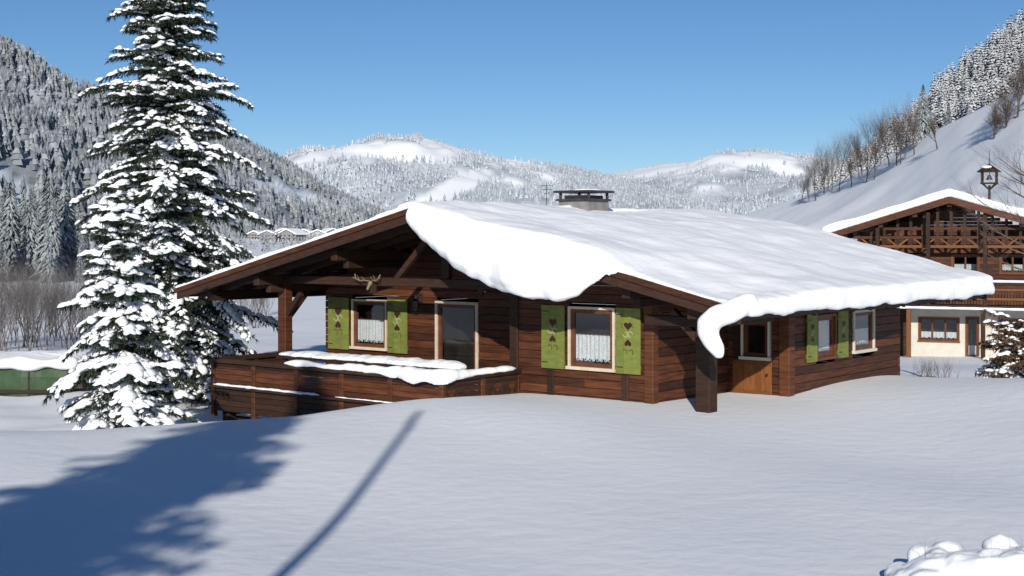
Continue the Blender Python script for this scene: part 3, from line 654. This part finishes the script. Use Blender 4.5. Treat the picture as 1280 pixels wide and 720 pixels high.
def ribbon(mb,pts,wf,hf,seed,zoff=0,nseg=80,dipf=None):
    P=[Vector(p) for p in pts]; Ls=[0]
    for a,b in zip(P[:-1],P[1:]): Ls.append(Ls[-1]+(b-a).length)
    def at(s):
        s*=Ls[-1]
        for i in range(len(P)-1):
            if s<=Ls[i+1]+1e-6:
                f=(s-Ls[i])/(Ls[i+1]-Ls[i]); return P[i].lerp(P[i+1],f)
        return P[-1]
    vs=[];fs=[];k=10
    for i in range(nseg+1):
        s=i/nseg; c=at(s); a=at(max(0,s-.03)); b=at(min(1,s+.03)); d=(b-a); d.z=0; d.normalize(); sd=Vector((d.y,-d.x,0))
        e=min(1,min(s,1-s)*18+.15)**.5
        w=wf(s)*(1+.35*N1(s*9,seed,1)+.15*N1(s*30,seed,2))*e; h=hf(s)*(1+.55*N1(s*8,seed,5)+.25*N1(s*26,seed,7))*e
        dip=(dipf(s) if dipf else 0)*(1+.6*N1(s*20,seed,3)); off=.25*w*N1(s*12,seed,9)
        for j in range(k):
            t=2*math.pi*j/k; x=math.cos(t)*w+off; zz=math.sin(t)
            z=zz*h if zz>0 else zz*(.02+dip*abs(math.cos(t)))
            vs.append((c.x+sd.x*x,c.y+sd.y*x,c.z+z))
    for i in range(nseg):
        for j in range(k): fs.append((i*k+j,i*k+(j+1)%k,(i+1)*k+(j+1)%k,(i+1)*k+j))
    fs.append(tuple(range(k-1,-1,-1))); fs.append(tuple(range(nseg*k,nseg*k+k)))
    mb.add(vs,fs,SNOW)
ribbon(mb,[(-2.4,bf,-2.51),(.6,bf,-2.51),(1.5,bf-.03,-2.52),(1.9,bf+.05,-2.52),(1.9,-.4,-2.51),(1.9,.95,-2.51)],lambda s:.11+.10*math.exp(-((s-.62)/.12)**2),lambda s:.08+.07*math.exp(-((s-.55)/.2)**2)-.03*max(0,s-.8)*5*.5,3,nseg=140,dipf=lambda s:.04+.22*math.exp(-((s-.6)/.13)**2))
ribbon(mb,[(-4.6,bf-.08,-3.065),(-1.3,bf-.08,-3.065)],lambda s:.055,lambda s:.035,5,nseg=80)
ribbon(mb,[(-.9,bf-.08,-3.07),(1.7,bf-.08,-3.07)],lambda s:.035,lambda s:.02,8,nseg=60)
ribbon(mb,[(-4.1,.28,-2.49),(-1.5,.28,-2.49),(1.2,.22,-2.49)],lambda s:.30,lambda s:.08+.06*s,11,nseg=100,dipf=lambda s:.03)
o=mb.obj('balcony_snow',ch); fixn(o); remesh(o,.022,6,.03,.25)
mb=MB()
mb.box(-4.0,1.1,.0,.55,-2.56,-2.50,WOODD)
for u in(-3.8,-1.2,.9): mb.box(u-.05,u+.05,.05,.12,-3.4,-2.56,WOODD); mb.box(u-.05,u+.05,.4,.47,-3.4,-2.56,WOODD)
mb.obj('balcony_table',ch)
def lantern(u,v,z):
    mb=MB(); mb.box(u-.015,u+.015,v,v-.2,z+.2,z+.22,IRON); mb.box(u-.03,u+.03,v-.001,v-.02,z+.05,z+.25,IRON)
    c=v-.17
    mb.tube((u,c,z+.2),(u,c,z+.14),.01,.01,IRON); mb.tube((u,c,z+.15),(u,c,z+.08),.02,.09,IRON,6); mb.tube((u,c,z-.1),(u,c,z-.13),.06,.03,IRON,6)
    for i in range(6):
        a=i*math.pi/3; mb.tube((u+.08*math.cos(a),c+.08*math.sin(a),z+.08),(u+.055*math.cos(a),c+.055*math.sin(a),z-.1),.009,.009,IRON,4)
    mb.tube((u,c,z+.07),(u,c,z-.095),.055,.04,METAL,6)
    mb.obj('wall_lantern',ch)
lantern(-1.85,2.3,-1.42); lantern(.02,2.3,-1.05)
mb=MB(); cu,cv,cz=-2.05,1.0,-.92
mb.prism([(cu-.12,cz-.22),(cu+.12,cz-.22),(cu+.15,cz+.05),(cu,cz+.14),(cu-.15,cz+.05)],'v',cv-.03,cv-.002,WOODD)
mb.tube((cu,cv-.05,cz+.02),(cu,cv-.16,cz-.14),.05,.025,BONE,8)
for sg in(-1,1):
    pts_=[(.03,-.06,.04),(.13,-.11,.06),(.24,-.15,.05),(.34,-.17,.10),(.38,-.15,.19)]
    for a,b in zip(pts_[:-1],pts_[1:]): mb.tube((cu+sg*a[0],cv+a[1],cz+a[2]),(cu+sg*b[0],cv+b[1],cz+b[2]),.017,.012,BONE,6)
    for a,b in(((.13,-.11,.06),(.14,-.2,.14)),((.24,-.15,.05),(.24,-.22,.17)),((.34,-.17,.10),(.42,-.2,.12))): mb.tube((cu+sg*a[0],cv+a[1],cz+a[2]),(cu+sg*b[0],cv+b[1],cz+b[2]),.012,.005,BONE,5)
mb.obj('mounted_antlers',ch)
# ------------------------------------------------------------ NEIGHBOUR HOUSE
B2=math.radians(25); nh=empty('alpine_farmhouse',(19.3,60,0),-B2)
R2=1.9;S2=.305
def r2(u): return R2-S2*abs(u)
mb=MB(); f2=Frame('f',1.5); fs2=Frame('l',-4.3)
uw=[(-2.4,-1.4,-1.5,-.65),(-.1,1.1,-1.5,-.65),(1.95,3.05,-1.5,-.65)]
boards(mb,f2,-4.3,4.3,-3.0,R2,uw,WOOD,clip=lambda zt:(-(R2-.3-zt)/S2,(R2-.3-zt)/S2))
boards(mb,f2,-4.3,-1.9,-5.7,-3.05,[],WOODD)
def plaster(a0,a1,z0,z1,ops):
    xs=sorted(set([a0,a1]+[o[0] for o in ops]+[o[1] for o in ops])); 
    for x0,x1 in zip(xs[:-1],xs[1:]):
        cs=sorted([(o[2],o[3]) for o in ops if o[0]<=x0+.001 and o[1]>=x1-.001]); z=z0
        for c in cs:
            f2.box(mb,x0,x1,-.1,0,z,c[0],PLAST); z=c[1]
        f2.box(mb,x0,x1,-.1,0,z,z1,PLAST)
lw=[(-1.55,.25,-4.6,-3.5),(.5,1.1,-5.3,-3.45),(1.9,3.4,-4.6,-3.5)]
plaster(-1.9,4.3,-6.5,-3.05,lw)
boards(mb,fs2,1.6,14,-6,r2(4.3)-.2,[],WOODD)
mb.box(4.2,4.3,1.6,14,-6,r2(4.3)-.2,WOODD); mb.box(-4.2,4.2,13.9,14,-6,.5,WOODD)
mb.obj('walls',nh)
mb=MB()
for w in uw: window(mb,f2,w[0],w[1],w[2],w[3],mull=1,trim=WOODO,curtain=.5)
window(mb,f2,*lw[0][:2],lw[0][2],lw[0][3],mull=2,trim=WOODO,curtain=.4); window(mb,f2,*lw[1][:2],lw[1][2],lw[1][3],mull=0,trim=WOODO,curtain=.3); window(mb,f2,*lw[2][:2],lw[2][2],lw[2][3],mull=2,trim=WOODO,curtain=.4)
mb.obj('windows',nh)
mb=MB()
for sg in(-1,1):
    mb.prism([(0,R2),(sg*5.4,r2(5.4)),(sg*5.4,r2(5.4)-.14),(0,R2-.14)],'v',0,15,WOODD)
    mb.prism([(sg*.002,R2+.04),(sg*5.5,r2(5.5)+.04),(sg*5.5,r2(5.5)-.26),(sg*.002,R2-.28)],'v',-.06,-.002,WOOD)
for u in(-4.6,-3,-1.5,0,1.5,3,4.6): mb.box(u-.1,u+.1,.1,1.6,r2(u)-.42,r2(u)-.16,WOODD)
for z in(-.35,.05,.45): 
    e=(R2-.3-z)/S2; e=min(e,4.3); mb.box(-e,e,.55,.68,z,z+.12,WOODO if z<0 else WOOD)
for i in range(-7,8):
    u=i*.58; top=r2(u)-.25
    if top>-.3: mb.box(u-.06,u+.06,.56,.66,-.3,top,WOODD)
for i in range(-3,4):
    mb.beam((i*1.16,.6,-.3),(i*1.16+.5,.6,.1),.07,.08,WOODO,up=(0,1,0)); mb.beam((i*1.16,.6,-.3),(i*1.16-.5,.6,.1),.07,.08,WOODO,up=(0,1,0))
mb.box(-3.2,4.4,-.1,1.5,-2.98,-2.86,WOODD)
for i in range(60):
    u=-3.15+i*.127; mb.box(u,u+.10,-.08,-.05,-2.82,-1.95,WOOD)
mb.box(-3.2,4.4,-.14,.0,-1.95,-1.84,WOODD); mb.box(-3.2,4.4,-.13,-.09,-2.62,-2.52,WOODO); mb.box(-3.2,4.4,-.13,-.09,-2.2,-2.13,WOODO)
for i in range(12): mb.box(-3.18,-3.15,-.0+i*.127,.1+i*.127,-2.82,-1.95,WOOD)
for u in(-3.1,-.9,1.5,4.2): mb.box(u-.08,u+.08,-.1,.06,-2.86,r2(u)-.4,WOODD)
for u in(-3.1,-1.75,1.4,4.2): mb.box(u-.09,u+.09,-.05,.13,-6.3,-2.98,WOODO if u==-1.75 else WOODD)
mb.beam((-3.1,.02,-3.6),(-2.5,.02,-3.0),.1,.12,WOODD,up=(0,1,0))
o=mb.obj('roof_and_balcony',nh); fixn(o)
mb=MB()
for sg in(-1,1):
    vs=[];fs=[];nu,nv=30,20
    for k in(0,1):
        for i in range(nu+1):
            u=5.6*i/nu
            for j in range(nv+1):
                v=-.15+15.3*j/nv; vs.append((sg*u,v,r2(u)+(.38+.12*N1(v*.5,u*.7,sg) if k else .01)))
    W=nv+1;T=(nu+1)*W
    for i in range(nu):
        for j in range(nv):
            a=i*W+j; fs.append((a,a+1,a+W+1,a+W)); fs.append((T+a,T+a+W,T+a+W+1,T+a+1))
        a=i*W; fs.append((a,a+W,T+a+W,T+a)); a=i*W+nv; fs.append((a,T+a,T+a+W,a+W))
    for j in range(nv):
        a=j; fs.append((a,T+a,T+a+1,a+1)); a=nu*W+j; fs.append((a,a+1,T+a+1,T+a))
    mb.add(vs,fs,SNOW)
for i in range(92): s_=1+.5*N1(i*.2,0,3); blob(mb,(-3.1+i*.082,-.07,-1.8),.13*s_,.12,.08*s_); 
for i in range(100): s_=1+.5*N1(i*.17,9,3); blob(mb,(-3.1+i*.075,-.12,-3.0),.12*s_,.12,.08*s_)
o=mb.obj('roof_snow',nh); fixn(o); remesh(o,.08,4)
mb=MB(); v=1.2; bu=1.55; br_=r2(1.55)+.25
mb.box(bu-.05,bu+.05,v-.05,v+.05,br_-.4,br_+.75,WOODD)
for a,b in((-1,-1),(1,-1),(-1,1),(1,1)): mb.beam((bu,v,br_+.55),(bu+a*.3,v+b*.3,br_+.85),.05,.05,WOODD); mb.box(bu+a*.3-.03,bu+a*.3+.03,v+b*.3-.03,v+b*.3+.03,br_+.85,br_+1.35,WOODD)
mb.box(bu-.36,bu+.36,v-.36,v+.36,br_+.82,br_+.87,WOODD)
mb.add([(bu-.5,v-.5,br_+1.35),(bu+.5,v-.5,br_+1.35),(bu+.5,v+.5,br_+1.35),(bu-.5,v+.5,br_+1.35),(bu,v,br_+1.72)],[(3,2,1,0),(0,1,4),(1,2,4),(2,3,4),(3,0,4)],WOODD)
mb.tube((bu,v,br_+1.68),(bu,v,br_+2.3),.02,.01,IRON); mb.tube((bu,v,br_+1.2),(bu,v,br_+1.0),.06,.14,METAL,10); mb.tube((bu,v,br_+1.35),(bu,v,br_+1.2),.015,.015,IRON)
mb.obj('bell_turret',nh)
mb=MB(); blob(mb,(bu-.1,v,br_+1.55),.3,.35,.10); mb.obj('turret_snow',nh,smooth=True)
# ------------------------------------------------------------ valley houses
def vhouse(px,Y,w,d,h,rot,wall):
    x=(px-640)/F*Y; z=gzf(x,Y); e=empty('valley_house',(x,Y,z),rot); mb=MB()
    mb.box(-w/2,w/2,-d/2,d/2,-1,h*.5,VC); mb.box(-w/2-.05,w/2+.05,-d/2-.05,d/2+.05,h*.5,h,wall)
    mb.prism([(-w/2,h),(w/2,h),(0,h+w*.2)],'v',-d/2,d/2,wall)
    for zz in(.18,.62):
        for i in range(4):
            a=-w/2+w*(i+.5)/4; mb.box(a-.5,a+.5,-d/2-.12,-d/2-.02,h*zz,h*zz+1.1,METAL)
            b=-d/2+d*(i+.5)/4; mb.box(w/2+.06,w/2+.12,b-.5,b+.5,h*zz,h*zz+1.1,METAL)
    mb.box(-w/2-.3,w/2+.3,-d/2-1.2,-d/2-.1,h*.5-.1,h*.5+.7,wall)
    mb.obj('walls',e)
    mb=MB()
    for sg in(-1,1): mb.prism([(0,h+w*.2+.1),(sg*(w/2+1.0),h-.35),(sg*(w/2+1.0),h+.25),(0,h+w*.2+.7)],'v',-d/2-1.1,d/2+1,SNOW)
    o=mb.obj('snow_roof',e); fixn(o)
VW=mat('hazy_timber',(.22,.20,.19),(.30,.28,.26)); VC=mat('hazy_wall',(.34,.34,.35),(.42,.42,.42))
for i,(px,Y) in enumerate([(336,660),(352,740),(366,670),(383,760),(396,700),(412,800),(322,820),(430,740),(372,860),(-60,600)]):
    vhouse(px,Y,7+i%3*1.6,8.5,4.0+i%2*.8,(-.6+.35*i)%1.2-.6,[VW,VC,VW][i%3])
# ------------------------------------------------------------ tarp covered pile
x0=-16.5;x1=-12.1;y0=37.2; g0=gzf(-14,38)-.3
tp=empty('tarpaulin_covered_woodpile',(0,0,0)); mb=MB()
nn=44
vs=[];fs=[];sec=[(0,g0),(2.2,g0),(2.15,-3.5),(1.4,-3.28),(.7,-3.28),(.06,-3.5),(-.02,-3.75)]
for i in range(nn+1):
    x=x0+(x1-x0)*i/nn; f=.05*math.sin(x*5.5)+.06*N1(x*2,1,1); sag=.10*N1(x*.9,2,2)
    for (a,b) in sec: vs.append((x,a-(f if a<.1 else 0),b+(sag if b>-3.6 else 0)))
k=len(sec)
for i in range(nn):
    for j in range(k): fs.append((i*k+j,i*k+(j+1)%k,(i+1)*k+(j+1)%k,(i+1)*k+j))
fs.append(tuple(range(k-1,-1,-1))); fs.append(tuple(range(nn*k,nn*k+k)))
mb.add(vs,fs,TARP)
o=mb.obj('tarpaulin',tp,smooth=False); o.location=(0,y0,0); fixn(o)
mb=MB()
for x in(-15.6,-14.4,-13.2): mb.tube((x,y0-.10,g0),(x,y0-.10,-3.4),.012,.012,BARK,5)
mb.box(x1-.05,x1+.05,y0-.1,y0+.0,g0,-3.35,WOODD); mb.box(x0,x1,y0-.12,y0-.07,g0+.35,g0+.44,WOODD)
mb.obj('lashing_and_frame',tp)
mb=MB()
for i in range(44):
    for j in range(8): blob(mb,(x0+.05+(x1-x0)*i/43,y0+.05+j*.29,-3.27-.1*abs(j-3.5)/3.5-.02+.05*N1(i*.2,j*.3,1)),.22,.26,.17+.08*N1(i*.15,j*.3,4))
o=mb.obj('snow_cover',tp); remesh(o,.06,5,.05,.4)
mb=MB()
for i in range(12): mb.tube((x1+.02,y0+.25+.3*(i%6),g0+.55+.3*(i//6)),(x1+.3,y0+.25+.3*(i%6),g0+.55+.3*(i//6)),.12,.12,BARK,8)
mb.obj('logs',tp)
# ------------------------------------------------------------ snow covered shrub foreground right
mb=MB(); rq=random.Random(9)
for i in range(90):
    a=rq.uniform(-.66,.95); hgt=.34*(1-abs((a-.1)/1.0)**2)*rq.uniform(.5,1.0); c=(a,rq.uniform(-.25,.4),hgt-.10)
    r_=rq.uniform(.07,.14); blob(mb,c,r_*1.3,r_*1.2,r_*.85)
blob(mb,(0.0,.1,.0),.66,.38,.27); blob(mb,(.5,.15,.03),.5,.35,.27); blob(mb,(-.35,.05,.05),.3,.3,.2)
o=mb.obj('snow_covered_shrub'); remesh(o,.022,8,.06,.12); o.location=(3.98,11.5,gzf(3.95,11.5)+.04)
mb=MB()
for s in range(16): bare(mb,(3.95+rq.uniform(-.6,.7),11.5+rq.uniform(-.25,.2),gzf(4,11.5)),(rq.uniform(-.8,.8),rq.uniform(-.5,.5),1),.21,.004,2,rq,TWIG,3,.6,.2,(1,2))
mb.obj('shrub_twigs')
mb=MB(); pz=gzf(-2.75,-3); 
mb.tube((0,0,-.3),(0,0,10.6),.085,.06,WOODD,12); mb.box(-.06,.06,-.5,.5,10.0,10.1,WOODD)
o=mb.obj('utility_pole'); o.location=(-2.85,-3,pz)
# ------------------------------------------------------------ light, world, camera
EL=math.radians(22); d=Vector((.05*math.cos(EL),math.cos(EL),-math.sin(EL))).normalized()
sl=bpy.data.lights.new('sun','SUN'); sl.energy=4.95; sl.angle=math.radians(.5); sl.color=(1,.95,.86)
so=bpy.data.objects.new('sun',sl); so.rotation_euler=d.to_track_quat('-Z','Y').to_euler(); so.location=(0,-20,40); scene.collection.objects.link(so)
w=bpy.data.worlds.new('World'); scene.world=w; w.use_nodes=True; nt=w.node_tree
sk=nt.nodes.new('ShaderNodeTexSky'); sk.sky_type='NISHITA'; sk.sun_disc=False; sk.sun_elevation=EL; sk.sun_rotation=math.radians(183); sk.altitude=2300; sk.air_density=.95; sk.dust_density=.12; sk.ozone_density=4
hs=nt.nodes.new('ShaderNodeHueSaturation'); hs.inputs['Saturation'].default_value=1.1; hs.inputs['Value'].default_value=.95
bg=nt.nodes['Background']; bg.inputs['Strength'].default_value=.087; nt.links.new(sk.outputs[0],hs.inputs['Color']); nt.links.new(hs.outputs[0],bg.inputs['Color'])
cam=bpy.data.cameras.new('camera'); co=bpy.data.objects.new('camera',cam); scene.collection.objects.link(co)
co.location=(0,0,0); co.rotation_euler=(math.radians(90),0,0); cam.sensor_width=36; cam.lens=F/1280*36; cam.shift_y=-60/1280; cam.clip_end=30000; cam.clip_start=.1
scene.camera=co
scene.view_settings.view_transform='Standard'; scene.view_settings.look='None'; scene.view_settings.exposure=0
